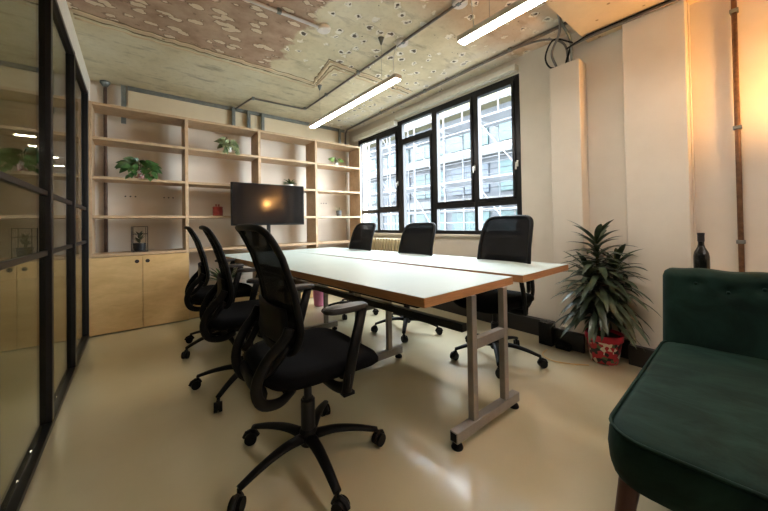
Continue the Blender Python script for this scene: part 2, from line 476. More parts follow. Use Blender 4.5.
wa = window('window_1', WY0, 3.30, WZ1, [(2.03, 2.075), (2.625, 2.69), ], [
    (1.585, 2.03, 1.275, 2.45, 1), (1.585, 2.03, .96, 1.22, 0),
    (2.075, 2.625, 1.275, 2.45, 1), (2.075, 2.625, .96, 1.22, 0),
    (2.69, 3.25, 2.235, 2.45, 0), (2.69, 3.25, .96, 2.18, 1)])
t = MB(); t.box(XF, XF + .06, 1.585, 2.03, 1.22, 1.275); t.box(XF, XF + .06, 2.075, 2.625, 1.22, 1.275); t.box(XF, XF + .06, 2.69, 3.25, 2.18, 2.235)
t.build('transom', 'black_metal', wa, bevel=.003)
wb = window('window_2', 3.302, WY1, WZ1 - .075, [(3.78, 3.85)], [
    (3.352, 3.78, 1.275, 2.375, 1), (3.352, 3.78, .96, 1.22, 0), (3.85, 4.29, 1.275, 2.375, 0), (3.85, 4.29, .96, 1.22, 0)])
t = MB(); t.box(XF, XF + .06, 3.352, 3.78, 1.22, 1.275); t.box(XF, XF + .06, 3.85, 4.29, 1.22, 1.275); t.box(XF, XF + .06, 3.302, WY1, WZ1 - .073, WZ1)
t.build('transom', 'black_metal', wb, bevel=.003)
for (e, y, z) in ((wa, 1.56, 1.62), (wa, 2.05, 1.65), (wb, 3.33, 1.62)):
    hmb = MB(); hmb.box(XF - .022, XF - .012, y - .008, y + .008, z - .03, z + .03); hmb.box(XF - .05, XF - .022, y - .007, y + .007, z - .01, z + .01)
    hmb.box(XF - .055, XF - .042, y - .006, y + .006, z - .06, z + .01); hmb.build('window_handle', 'white_plastic', e, bevel=.003)
struct(MB().box(XW - .035, XW - .001, WY0 - .02, WY1, WZ0 - .03, WZ0 - .002).build('window_sill', 'wall', bevel=.004))
# blind cassettes
for (y0, y1, z0, z1, lab) in ((1.53, 3.31, 2.505, 2.575, 'long cream roller blind cassette over the wider nearer window'), (3.33, 4.40, 2.43, 2.515, 'cream roller blind cassette over the far window beside the shelving')):
    b = thing('roller_blind', lab, 'blind', (XW - .05, (y0 + y1) / 2, z0))
    hl = (y1 - y0) / 2
    MB().box(-.035, .042, -hl, hl, .012, z1 - z0).build('cassette', 'white_paint', b, bevel=.008)
    MB().cyl((-.005, -hl + .02, .008), (-.005, hl - .02, .008), .008).build('bottom_bar', 'white_plastic', b, smooth=True)

# ------------------------------------------------------------------ shelving
SY0, SY1 = 4.155, 4.47
px = [-.335, .470, 1.275, 2.075, 2.855]
sh = thing('shelving_unit', 'tall light wood wall shelving unit with open bays and plywood cupboards', 'shelf', (0, 0, 0))
for x in px:
    MB().box(x - .016, x + .016, SY0, SY1, .002, 2.30).build('upright', ['shelf_wood'], sh, bevel=.002)
zs = [2.285, 1.945, 1.555, 1.165, .78]
for i in range(4):
    for z in zs:
        MB().box(px[i] + .017, px[i + 1] - .017, SY0 + .002, SY1 - .002, z - .014, z + .014).build('shelf', 'shelf_wood', sh, bevel=.002)
# low plinth boxes in bays 2-4
for i in (1, 2, 3):
    MB().box(px[i] + .017, px[i + 1] - .017, SY0 + .01, SY1 - .002, .01, .19).build('plinth_box', 'ply_door', sh, bevel=.002)
MB().box(px[0] + .017, px[1] - .017, SY0 + .03, SY1 - .002, .01, .76).build('cupboard_body', 'ply_door', sh)
for (a, b, hx) in ((px[0] - .012, .066, .022), (.070, px[1] + .010, .110)):
    d = MB().box(a, b, SY0 - .02, SY0 - .001, .012, .762).build('door', 'ply_door', sh, bevel=.002)
    hb = MB(); hb.tube([(hx, SY0 - .0215, .703), (hx, SY0 - .0195, .703)], .019, 18)
    ho = hb.build('finger_hole', 'black_pot', d, smooth=False)
# wall cable holes behind the shelves
for (x, z) in ((-.03, 1.41), (.33, 1.41), (2.42, 1.40), (1.66, 1.40)):
    for k in (-1, 0, 1):
        struct(MB().cyl((x + k * .045, YB - .004, z), (x + k * .045, YB - .0005, z), .008, 10).build('wall_hole', 'black_pot'))

# ------------------------------------------------------------------ plants
def pot_plant(name, label, cat, loc, pot_prof, potmat, leaves, leafmat, group=None, potname='pot'):
    t = thing(name, label, cat, loc, group=group)
    MB().lathe(pot_prof, n=28).build(potname, potmat, t, smooth=True, auto=True)
    rtop, ztop = pot_prof[-1][0], pot_prof[-1][1]
    MB().lathe([(0.001, ztop - .004), (rtop * .95, ztop - .002), (rtop * .9, ztop + .001), (0.001, ztop + .004)], n=20, closed=False).build('soil', 'soil', t, smooth=True)
    leaves(t, ztop, leafmat); return t
def pothos(n, spread, L, trail=0, seed=1):
    def fn(t, z0, lm):
        rnd = random.Random(seed); f = MB(); st = MB()
        for k in range(n):
            a = rnd.uniform(0, 2 * PI) if k % 3 else rnd.choice((0, PI)) + rnd.uniform(-.5, .5)
            rr = spread * rnd.uniform(.25, 1); hh = rnd.uniform(.25, 1) * .095 * (1.15 - .75 * rr / spread) + .01
            p = Vector((rr * math.cos(a), rr * .55 * math.sin(a), z0 + hh))
            st.tube(curve_pts([(0.01 * math.cos(a), .01 * math.sin(a), z0), (p.x * .5, p.y * .5, z0 + hh * 1.3 + .01), p], 4), .0018, 5)
            d = Vector((math.cos(a + rnd.uniform(-.6, .6)), math.sin(a + rnd.uniform(-.6, .6)) * .35 - .1, rnd.uniform(-.35, .75)))
            f.leaf(p, d, (rnd.uniform(-.3, .3), -1, .35), L * rnd.uniform(.7, 1.15), L * .33 * rnd.uniform(.8, 1.1), 1.1, 6, .2, 'heart')
        for k in range(trail):
            a = rnd.uniform(-1.0, 1.0); x0 = rnd.choice((-1, 1)) * spread * rnd.uniform(.3, .9)
            pts = [(0, -.01, z0), (x0 * .6, -.05, z0 + .03), (x0, -.10, z0 - .02), (x0 * 1.05, -.11, z0 - .07)]
            c = curve_pts(pts, 4); st.tube(c, .0018, 5)
            for q in c[4::2]: f.leaf(q, (rnd.uniform(-1, 1), -.5, -.5), (0, -.5, 1), L * .8, L * .26, .8, 5, .2, 'heart')
        f.build('foliage', lm, t, smooth=True); st.build('stems', 'stem', t, smooth=True)
    return fn
def tuft(n, L, W, seed=2, up=.9, droop=1.0):
    def fn(t, z0, lm):
        rnd = random.Random(seed); f = MB()
        for k in range(n):
            a = 2.4 * k + rnd.uniform(-.3, .3); e = rnd.uniform(.25, 1) * up
            f.leaf((.008 * math.cos(a), .008 * math.sin(a), z0), (math.cos(a), math.sin(a) * .7, e * 1.6), (0, 0, 1), L * rnd.uniform(.7, 1.1), W, droop, 6, .3)
        f.v = [(x, min(y, .16), z) for x, y, z in f.v]
        f.build('foliage', lm, t, smooth=True)
    return fn
P1 = [(.034, 0), (.040, .01), (.046, .085), (.047, .098)]
pot_plant('potted_pothos', 'trailing pothos in a speckled pot in the leftmost shelving bay', 'plant', (.045, 4.26, 1.570), P1, 'speckled_pot', pothos(40, .135, .10, 3, 5), 'leaf_pothos')
pot_plant('potted_pothos', 'variegated trailing plant in a white pot on the second bay\'s upper shelf', 'plant', (.92, 4.23, 1.960), [(.028, 0), (.034, .01), (.042, .075)], 'white_plastic', pothos(30, .085, .08, 6, 8), 'leaf_variegated')
pot_plant('potted_fern', 'small bushy plant in a low white pot above the television', 'plant', (1.70, 4.22, 1.570), [(.030, 0), (.040, .008), (.046, .05)], 'white_plastic', tuft(40, .12, .011, 4, .8, 1.1), 'leaf_pothos')
pot_plant('potted_plant', 'pale green leafy plant high in the shelving bay nearest the window', 'plant', (2.46, 4.25, 1.960), [(.026, 0), (.034, .008), (.04, .045)], 'white_plastic', pothos(20, .09, .065, 0, 12), 'leaf_light')
pot_plant('potted_sprig', 'thin sprigs in a small dark grey pot in the bay nearest the window', 'plant', (2.50, 4.25, 1.180), [(.030, 0), (.036, .006), (.046, .085)], 'grey_pot', tuft(9, .12, .004, 9, .7, .7), 'leaf_light')
# lower shelf plants glimpsed past the chairs and the table
pot_plant('potted_fern', 'leafy plant low in the shelving seen between the chair backs on the left', 'plant', (.86, 4.27, .191), [(.06, 0), (.075, .01), (.09, .16)], 'black_pot', tuft(60, .30, .014, 14, 1.0, .9), 'leaf_pothos')
pot_plant('potted_plant', 'dark leafy plant low in the shelving just above the far table end', 'plant', (2.32, 4.28, .191), [(.07, 0), (.085, .01), (.10, .18)], 'black_pot', tuft(46, .38, .02, 17, 1.3, 1.1), 'leaf_dark')
# red jar
j = thing('jar', 'squat dark red ceramic jar on the shelf left of the television', 'jar', (.80, 4.25, 1.180))
MB().lathe([(.050, 0), (.056, .004), (.056, .03), (.053, .034), (.056, .038), (.056, .068), (.053, .072), (.056, .076), (.054, .10)], n=28).build('body', 'terracotta', j, smooth=True, auto=True)
MB().lathe([(.058, .101), (.058, .108), (.045, .113), (.003, .115)], n=28).build('lid', 'terracotta', j, smooth=True, auto=True)
for x in (-.018, .012):
    MB().lathe([(.006, .113), (.006, .125), (.010, .131), (.009, .14), (.002, .143)], (x, 0, 0), n=12).build('knob', 'terracotta', j, smooth=True)
# terrarium
t = thing('terrarium', 'black framed glass terrarium with a succulent on the cupboard top', 'terrarium', (.045, 4.27, .795), .12)
f = MB(); a = .062; H_ = .27
for x in (-a, a):
    for y in (-a, a): f.box(x - .003, x + .003, y - .003, y + .003, 0, H_)
for z in (.003, H_ - .003, H_ * .7):
    for s_ in (-a, a):
        f.box(-a, a, s_ - .003, s_ + .003, z - .003, z + .003); f.box(s_ - .003, s_ + .003, -a, a, z - .003, z + .003)
f.build('frame', 'black_metal', t)
MB().box(-a + .004, a - .004, -a + .004, a - .004, .004, H_ - .008).build('glass_case', 'glass', t)
MB().lathe([(.04, .007), (.048, .012), (.056, .09), (.054, .092)], n=24).build('planter', 'black_pot', t, smooth=True, auto=True)
f = MB(); rnd = random.Random(3)
for k in range(16):
    q = rnd.uniform(0, 6.28); f.leaf((.012 * math.cos(q), .012 * math.sin(q), .09 + .006 * k), (math.cos(q) * .6, math.sin(q) * .5, .8), (0, 0, 1), .06, .012, .6, 5, .3, 'heart')
f.tube([(0, 0, .09), (.004, 0, .15), (-.004, 0, .20)], .005, 6)
f.build('succulent', 'leaf_succulent', t, smooth=True)

# dracaena by the window ------------------------------------------------
d = thing('potted_dracaena', 'tall bushy dracaena with long drooping leaves in a red floral pot', 'plant', (2.735, .815, 0))
MB().lathe([(.080, .0), (.086, .004), (.112, .165), (.120, .168), (.122, .212), (.114, .214), (.108, .19), (.001, .19)], n=36).build('pot', 'floral_pot', d, smooth=True, auto=True)
MB().lathe([(.001, .193), (.107, .192), (.107, .188)], n=24, closed=False).build('soil', 'soil', d, smooth=True)
tr = MB(); f = MB(); rnd = random.Random(21)
for (bx, by, hh, tx, ty) in ((0, 0, .92, -.05, .02), (.03, -.02, .74, .05, -.05), (-.03, .02, .68, -.05, .05)):
    top = Vector((bx + tx, by + ty, hh)); bot = Vector((bx, by, .19))
    tr.tube(curve_pts([bot, bot.lerp(top, .5) + Vector((.01, .01, 0)), top], 5), .009, 8)
    nl = int(92 * hh)
    for k in range(nl):
        s_ = (k / nl) ** .9; p = bot.lerp(top, .26 + .74 * s_); q = k * 2.399 + rnd.uniform(-.3, .3)
        el = -.15 + 1.3 * s_ ** 2.2 + rnd.uniform(-.12, .2)
        L = rnd.uniform(.22, .33) * (1.12 - .35 * s_)
        f.leaf(p, (math.cos(q), math.sin(q), el), (0, 0, 1), L, .0215 * rnd.uniform(.8, 1.15), 1.25 - .7 * s_ ** 3, 7, .28)
def soft(v, lim, k=.12):
    return v if v < lim - k else lim - k * math.exp(-(v - lim + k) / k)
f.v = [(soft(x, .195 if -.10 < y < .12 else (.105 if y <= -.10 else .058), .10), y, z) for x, y, z in f.v]
tr.build('stems', 'stem', d, smooth=True); f.build('foliage', 'leaf_dark', d, smooth=True)

# ------------------------------------------------------------------ television
tv = thing('television', 'wide flat black television on a pole stand before the shelving', 'television', (1.345, 4.00, 0), R(0))
MB().box(-.455, .455, -.022, .012, 1.058, 1.575).build('casing', 'black_plastic', tv, bevel=.006)
MB().box(-.443, .443, -.0255, -.0222, 1.076, 1.563).build('screen', 'screen', tv)
MB().box(-.15, .15, .0125, .035, 1.2, 1.45).build('bracket', 'black_metal', tv, bevel=.004)
MB().box(-.022, .022, .036, .060, .02, 1.42).build('pole', 'black_metal', tv, bevel=.004)
MB().box(-.26, .26, -.05, .135, .002, .0195).build('base_plate', 'black_metal', tv, bevel=.004)

# ------------------------------------------------------------------ table
HT = .735; TH = .042
tb_ = thing('meeting_table', 'long white topped table with wood edging on grey steel trestles', 'table', (0, 0, 0))
Y0, Y1 = .925, 3.90
def sk(x, y, s): return x - s * (y - Y0)
def top(x0, x1, s):
    pts = [(x0, Y0), (x1, Y0 + .02), (sk(x1, Y1, s), Y1 + .0), (sk(x0, Y1, s), Y1)]
    a = MB().prism(pts, HT - TH, HT - .002).build('tabletop', 'table_edge', tb_)
    e = .0015
    q = [(x0 + e, Y0 + e), (x1 - e, Y0 + .02 + e), (sk(x1, Y1, s) - e, Y1 - e), (sk(x0, Y1, s) + e, Y1 - e)]
    MB().prism(q, HT - .0018, HT).build('laminate', 'laminate', a)
    MB().prism(q, HT - TH - .0012, HT - TH + .0003).build('underside', 'laminate', a)
top(.95, 1.695, .072); top(1.77, 2.465, .1)
def trestle(y, sh_):
    for (a, b) in ((1.28, 1.318), (1.562, 1.600)):
        MB().box(a - sh_, b - sh_, y - .017, y + .017, .085, HT - TH - .002).build('leg', 'grey_steel', tb_, bevel=.003)
    MB().box(1.3185 - sh_, 1.5615 - sh_, y - .018, y + .018, .425, .475).build('crossbar', 'grey_steel', tb_, bevel=.003)
    fo = MB().box(1.145 - sh_, 1.70 - sh_, y - .022, y + .022, .035, .0845).build('foot_bar', 'grey_steel', tb_, bevel=.003)
    for x in (1.1442, 1.7008): MB().box(x - .0006 - sh_, x + .0006 - sh_, y - .017, y + .017, .041, .079).build('open_end_shade', 'black_plastic', fo)  # dark sheet standing for the shade inside the open tube end
    for x in (1.17, 1.675):
        MB().lathe([(.026, .001), (.028, .006), (.024, .018), (.008, .024), (.008, .034)], (x - sh_, y, 0), n=18).build('foot_pad', 'black_plastic', fo, smooth=True, auto=True)
for y in (.945, 1.87, 2.78, 3.68): trestle(y, .06 * (y - .96))
for xx in (1.295,):
    MB().prism([(xx - .02, .985), (xx + .02, .985), (xx + .02 - .16, 3.66), (xx - .02 - .16, 3.66)], .50, .54).build('rail', 'black_metal', tb_, bevel=.003)
MB().prism([(1.03, 1.05), (1.08, 1.05), (.89, 3.7), (.84, 3.7)], .652, .690).build('cable_tray', 'black_metal', tb_, bevel=.003)

# ------------------------------------------------------------------ chairs
def make_chair():
    c = thing('office_chair', '', 'chair')
    # star base
    hub = MB().lathe([(.034, .075), (.040, .09), (.038, .135), (.030, .145)], n=20).build('base_hub', 'black_plastic', c, smooth=True, auto=True)
    for k in range(5):
        a = R(-20 + 72 * k); ca, sa = math.cos(a), math.sin(a)
        pts = [(.03 * ca, .03 * sa, .112), (.12 * ca, .12 * sa, .118), (.22 * ca, .22 * sa, .104), (.315 * ca, .315 * sa, .078)]
        lg = MB().tube(curve_pts(pts, 4), [.030, .028, .026, .025, .024, .023, .022, .021, .020, .019, .018, .017, .016], 10, ry=.62, up=(0, 0, 1)).build('base_leg', 'black_plastic', c, smooth=True)
        cs = MB(); ta = a + R(35); t = Vector((-math.sin(ta), math.cos(ta), 0)); q = Vector((.315 * ca, .315 * sa, .0285)) + Vector((math.cos(ta), math.sin(ta), 0)) * .012
        cs.cyl(q + t * .005, q + t * .022, .0275, 18); cs.cyl(q - t * .022, q - t * .005, .0275, 18)
        cs.cyl(q - t * .006, q + t * .006, .018, 12); cs.cyl((.312 * ca, .312 * sa, .03), (.312 * ca, .312 * sa, .078), .009, 8)
        cs.tube([q + Vector((math.cos(ta + w_), math.sin(ta + w_), 0)) * .0 + Vector((math.cos(ta) * math.cos(w_), math.sin(ta) * math.cos(w_), math.sin(w_))) * .031 for w_ in (.1, .8, 1.57, 2.3, 3.0)], .011, 6)
        cs.build('caster', 'black_plastic', lg, smooth=True, auto=True)
    g = MB(); g.lathe([(.031, .146), (.031, .27), (.024, .272), (.024, .28)], n=18); g.build('gas_column', 'black_metal', c, smooth=True, auto=True)
    MB().lathe([(.018, .281), (.018, .37)], n=14).build('gas_piston', 'black_metal', c, smooth=True, auto=True)
    m = MB(); m.box(-.13, .10, -.07, .07, .372, .428); m.build('tilt_mechanism', 'black_metal', c, bevel=.012)
    lv = MB(); lv.cyl((.05, -.07, .395), (.06, -.24, .385), .006, 8); lv.box(.035, .085, -.27, -.235, .378, .392); lv.build('height_lever', 'black_plastic', c, smooth=False, bevel=.003)
    # seat
    def seatf(u, v):
        return None
    s_ = MB(); nu, nv = 16, 7
    def sup(a, hx, hy, p=4.0):
        ca, sa = math.cos(a), math.sin(a)
        return (hx * abs(ca) ** (2 / p) * (1 if ca >= 0 else -1), hy * abs(sa) ** (2 / p) * (1 if sa >= 0 else -1))
    rings = [(.60, .0), (.93, .004), (1.0, .022), (1.0, .04), (.95, .058), (.80, .066), (.4, .064), (.02, .062)]
    nn = 40; vs = []; fs = []
    for (k, z) in rings:
        for i in range(nn):
            x, y = sup(2 * PI * i / nn, .258 * k, .25 * k)
            zz = .432 + z
            if x > .10: zz -= ((x - .10) / .145) ** 2 * .028
            zz += (abs(y) / .25) ** 2 * .01
            vs.append((x + .024, y, zz))
    for r_ in range(len(rings) - 1):
        for i in range(nn):
            i2 = (i + 1) % nn; fs.append((r_ * nn + i, r_ * nn + i2, (r_ + 1) * nn + i2, (r_ + 1) * nn + i))
    fs.append(tuple(range(nn))[::-1]); fs.append(tuple((len(rings) - 1) * nn + i for i in range(nn)))
    s_.add(vs, fs); s_.build('seat', 'fabric', c, smooth=True)
    # back profile
    prof = [(-.165, .56), (-.150, .64), (-.152, .72), (-.175, .82), (-.21, .93), (-.252, 1.02), (-.268, 1.045)]
    def bp(z):
        for (x0, z0), (x1, z1) in zip(prof, prof[1:]):
            if z <= z1: return x0 + (x1 - x0) * (z - z0) / (z1 - z0)
        return prof[-1][0]
    def cx(y): return -.035 * (abs(y) / .22) ** 2 * -1    # wings wrap forward
    Hc, hh, hwT, hwB = .8025, .2425, .205, .225
    def outl(a, k=1.0, p=7.0):
        ca, sa = math.cos(a), math.sin(a)
        y = abs(ca) ** (2 / p) * (1 if ca >= 0 else -1); z = abs(sa) ** (2 / p) * (1 if sa >= 0 else -1)
        hw = hwT + (hwB - hwT) * (.5 - z * .5)
        Z = Hc + z * hh * k; Yy = y * hw * k; return (bp(Z) + cx(Yy), Yy, Z)
    ring = [outl(2 * PI * i / 64) for i in range(64)]
    MB().tube(ring, .0135, 8, closed=True, up=(1, 0, 0)).build('back_frame', 'black_plastic', c, smooth=True)
    g = MB(); vs = []; fs = []; ks = [.97, .75, .5, .25, .02]
    for k in ks:
        for i in range(64): vs.append(outl(2 * PI * i / 64, k))
    for r_ in range(len(ks) - 1):
        for i in range(64): i2 = (i + 1) % 64; fs.append((r_ * 64 + i, r_ * 64 + i2, (r_ + 1) * 64 + i2, (r_ + 1) * 64 + i))
    fs.append(tuple((len(ks) - 1) * 64 + i for i in range(64)))
    g.add(vs, fs); g.build('mesh_back', 'mesh', c, smooth=True, solid=.004)
    # lumbar pad
    MB().grid(lambda u, v: (bp(.60 + .13 * v) - .022 + cx((u - .5) * .34), (u - .5) * .34, .60 + .13 * v), 10, 4).build('lumbar_pad', 'dark_plastic', c, smooth=True, solid=.014)
    # loop yoke
    for sy in (-1, 1):
        pts = [(-.152, .205 * sy, .67), (-.172, .205 * sy, .63), (-.228, .188 * sy, .565), (-.262, .168 * sy, .475), (-.238, .145 * sy, .395), (-.165, .12 * sy, .365), (-.09, .07 * sy, .375)]
        MB().tube(curve_pts(pts, 5), .021, 10, ry=.62, up=(0, 1, 0)).build('back_yoke', 'dark_plastic', c, smooth=True)
        pts = [(-.155, .19 * sy, .60), (-.20, .17 * sy, .53), (-.235, .15 * sy, .50)]
        MB().tube(curve_pts(pts, 4), .015, 8).build('yoke_link', 'dark_plastic', c, smooth=True)
    MB().tube([(-.235, -.15, .43), (-.242, 0, .43), (-.235, .15, .43)], .018, 8, ry=1.6, up=(0, 0, 1)).build('yoke_crossbar', 'dark_plastic', c, smooth=True)
    # arms
    for sy in (-1, 1):
        am = MB()
        am.tube(curve_pts([(.02, .07 * sy, .405), (.03, .20 * sy, .400), (.045, .262 * sy, .415), (.05, .272 * sy, .46)], 4), .020, 8, ry=.6, up=(1, 0, 0))
        am.tube([(.045, .272 * sy, .40), (.075, .274 * sy, .52), (.125, .272 * sy, .668)], [.022, .024, .022], 10, ry=.5, up=(0, 1, 0))
        ap = am.build('armrest', 'black_plastic', c, smooth=True)
        pd = MB(); vs = []; fs = []
        for (k, z) in ((.85, .664), (1, .668), (1, .678), (.9, .684)):
            for i in range(28):
                x, y = sup(2 * PI * i / 28, .095 * k, .036 * k, 3.2); vs.append((x + .055, y + .262 * sy, z))
        for r_ in range(3):
            for i in range(28): i2 = (i + 1) % 28; fs.append((r_ * 28 + i, r_ * 28 + i2, (r_ + 1) * 28 + i2, (r_ + 1) * 28 + i))
        fs.append(tuple(range(28))[::-1]); fs.append(tuple(84 + i for i in range(28)))
        pd.add(vs, fs); pd.build('arm_pad', 'arm_pad', ap, smooth=True, auto=True)
    return c
GC = 'black mesh office chairs around the table'
ch0 = make_chair()
spots = [
    (.605, 1.325, -2, 0, -2, 'black mesh office chair nearest the camera with its back to it'),
    (.595, 2.22, -8, 0, -36, 'middle black office chair of the three on the table\'s left side'),
    (.61, 3.10, -7, 0, 15, 'black office chair on the table\'s left side nearest the cupboards'),
    (2.18, 1.37, 180, .045, -16, 'black office chair across the table nearest the dracaena'),
    (2.10, 2.29, 183, 0, -13, 'middle black office chair on the window side of the table'),
    (2.04, 3.20, 180, .01, -10, 'black office chair on the window side nearest the shelving'),
]
for i, (x, y, r_, dz, br, lab) in enumerate(spots):
    o = ch0 if i == 0 else copy_tree(ch0)
    o.location = (x, y, 0); o.rotation_euler = (0, 0, R(r_)); tag(o, lab, 'chair', GC)
    for k in kids(o):
        if k.name.split('.')[0] == 'base_leg': k.rotation_euler.z = R(br)
        if k.name.split('.')[0] == 'armrest' and i == 0: k.scale.z = 1.17; k.location.z = -.068
    if dz:
        for k in kids(o):
            if k.name.split('.')[0] in ('back_frame', 'mesh_back', 'lumbar_pad'): k.location.z += dz

# ------------------------------------------------------------------ sofa
so = thing('sofa', 'low dark green velvet sofa with a button-tufted back and wooden legs', 'sofa', (1.118, .350, 0), R(2))
# local: +x toward the wall, -y along the sofa
LEN = 1.75; DEP = 1.14; ZS = .405
def rr(x0, x1, y0, y1, r, n=6):
    out = []
    for (cx_, cy, a0) in ((x1 - r, y1 - r, 0), (x0 + r, y1 - r, 90), (x0 + r, y0 + r, 180), (x1 - r, y0 + r, 270)):
        for k in range(n + 1):
            a = R(a0 + 90 * k / n); out.append((cx_ + r * math.cos(a), cy + r * math.sin(a)))
    return out
def cushion(x0, x1, y0, y1, z0, z1, r, rows):
    m = MB(); vs = []; fs = []; N_ = None
    for (ins, z) in rows:
        o = rr(x0 + ins, x1 - ins, y0 + ins, y1 - ins, max(.01, r - ins * .5)); N_ = len(o)
        vs += [(p[0], p[1], z) for p in o]
    for k in range(len(rows) - 1):
        for i in range(N_): j_ = (i + 1) % N_; fs.append((k * N_ + i, k * N_ + j_, (k + 1) * N_ + j_, (k + 1) * N_ + i))
    fs.append(tuple(range(N_))[::-1]); fs.append(tuple((len(rows) - 1) * N_ + i for i in range(N_)))
    m.add(vs, fs); return m
m = cushion(0, DEP, -LEN, 0, .25, ZS, .11, [(.03, .25), (.008, .262), (0, .29), (-.004, .34), (0, .385), (.006, ZS - .003), (.03, ZS + .006), (.10, ZS + .014), (.2, ZS + .018), (.3, ZS + .02)])
m.build('seat', 'velvet', so, smooth=True)
o = rr(.004, DEP - .004, -LEN + .004, -.004, .108)
MB().tube([(p[0], p[1], ZS) for p in o], .0055, 8, closed=True).build('piping', 'velvet', so, smooth=True)
# back with tufts
tuf = [(-.13 - .112 * k, .72 if k % 2 == 0 else .69) for k in range(14)]
def backf(u, v):
    y = .004 - (LEN - .024) * u
    e = min(u, 1 - u) * LEN; drop = .045 - math.sqrt(max(0, .045 ** 2 - (.045 - e) ** 2)) if e < .045 else 0
    z = .39 + (.395 - drop + .004 * math.sin(y * 31)) * v
    e = min(u, 1 - u) * LEN; rz = .06
    x = 1.06 + .05 * v
    for (ty, tz) in tuf:
        dd = ((y - ty) ** 2 + (z - tz) ** 2); x += .014 * math.exp(-dd / .0006)
        x += .006 * math.exp(-((y - ty) ** 2) / .00012) * min(1, max(0, (z - tz) / .02))
    if e < rz: x += rz - math.sqrt(max(0, rz * rz - (rz - e) ** 2))
    t_ = (z - .745) / .04
    if t_ > 0: x += .04 * (1 - math.sqrt(max(0, 1 - t_ * t_)))
    return (x, y, z)
b = MB(); nu, nv = 150, 44
b.grid(backf, nu, nv)
# close the back: rear face
rear = lambda u, v: (1.06 + .05 * v + .19, -.012 - (LEN - .024) * u, .30 + .485 * v if v > 0 else .39)
o1 = len(b.v); ring_idx = []
W_ = nu + 1
ring_idx = [i for i in range(W_)] + [j * W_ + nu for j in range(1, nv + 1)] + [nv * W_ + i for i in range(nu - 1, -1, -1)] + [j * W_ for j in range(nv - 1, 0, -1)]
vs = []
for idx in ring_idx:
    x, y, z = b.v[idx]; v_ = (z - .39) / .395; vs.append((1.20 + .02 * v_, y, z))
b.v += vs; nR = len(ring_idx)
for i in range(nR):
    j_ = (i + 1) % nR; b.f.append((ring_idx[i], ring_idx[j_], o1 + j_, o1 + i)); b.mi.append(0)
b.f.append(tuple(o1 + i for i in range(nR))); b.mi.append(0)
bk = b.build('backrest', 'velvet', so, smooth=True)
for (ty, tz) in tuf:
    v_ = (tz - .39) / .395; x = 1.06 + .05 * v_ + .014
    MB().lathe([(.002, -.003), (.006, -.002), (.008, .002), (.006, .005), (.002, .006)], n=14).build('button', 'velvet', bk, smooth=True, loc=(x, ty, tz)).rotation_euler = (0, -PI / 2, 0)
for (x, y, dx, dy) in ((.055, -.06, -.06, .03), (.12, -LEN + .12, -.06, -.05), (DEP - .12, -.12, .04, .05), (DEP - .12, -LEN + .12, .04, -.05)):
    MB().tube([(x, y, .252), (x + dx, y + dy, .001)], [.028, .016], 16).build('leg', 'dark_wood', so, smooth=True, auto=True)

# bottle standing on a low ledge behind the sofa
lg = thing('side_table', 'slim cream ledge table hidden behind the sofa back', 'table', (2.78, .25, 0))
MB().box(-.12, .12, -.17, .07, .62, .645).build('tabletop', 'white_paint', lg, bevel=.004)
for x in (-.10, .10):
    for y in (-.15, .05): MB().box(x - .012, x + .012, y - .012, y + .012, .001, .619).build('leg', 'white_paint', lg)
bt = thing('bottle', 'dark glass wine bottle behind the sofa back', 'bottle', (2.745, .289, .646))
MB().lathe([(.034, 0), (.037, .006), (.037, .17), (.033, .195), (.018, .228), (.0145, .245), (.0145, .262)], n=24).build('body', 'bottle', bt, smooth=True, auto=True)
MB().lathe([(.0165, .2625), (.0165, .304), (.0175, .306), (.0175, .314), (.015, .316)], n=20).build('capsule', 'bottle_label', bt, smooth=True, auto=True)

# orange floor lamp at the wall (just out of the frame)
fl_ = thing('floor_lamp', 'brass uplighter floor lamp behind the sofa casting orange light on the wall', 'lamp', (2.74, -.42, 0))
MB().lathe([(.11, .001), (.11, .015), (.02, .025)], n=28).build('base', 'rusty_pipe', fl_, smooth=True, auto=True)
MB().cyl((0, 0, .026), (0, 0, 1.46), .010).build('pole', 'rusty_pipe', fl_, smooth=True)
MB().lathe([(.03, 1.461), (.07, 1.49), (.105, 1.56), (.112, 1.61)], n=32, closed=False).build('shade', 'rusty_pipe', fl_, smooth=True, solid=.004)
MB().lathe([(.004, 1.47), (.02, 1.53), (.036, 1.60), (.036, 1.63), (.02, 1.66), (.003, 1.667)], n=20).build('bulb', 'bulb', fl_, smooth=True)

# ------------------------------------------------------------------ radiator
rd = thing('radiator', 'cream column radiator under the far window', 'radiator', (2.84, 3.62, 0))
for k in range(15):
    y = -.50 + k * .066
    sct = MB()
    for x in (-.03, .03): sct.tube([(x, y, .14), (x, y, .80)], .017, 8)
    sct.box(-.045, .045, y - .022, y + .022, .78, .84); sct.box(-.045, .045, y - .022, y + .022, .10, .16)
    sct.build('radiator_section', 'cream_metal', rd, bevel=.008)
for y in (-.50, .424): MB().box(-.03, .03, y - .012, y + .012, .001, .099).build('foot', 'cream_metal', rd)

# pink bin
pb = thing('waste_bin', 'small pink waste bin on the floor under the far end of the table', 'bin', (1.90, 3.74, 0))
MB().lathe([(.075, .001), (.08, .006), (.10, .21), (.094, .21), (.075, .012), (.001, .012)], n=28).build('body', 'pink', pb, smooth=True, auto=True)
MB().tube([(.10 * math.cos(a), .10 * math.sin(a), .212) for a in [2 * PI * i / 28 for i in range(28)]], .005, 8, closed=True).build('rim', 'pink', pb, smooth=True)

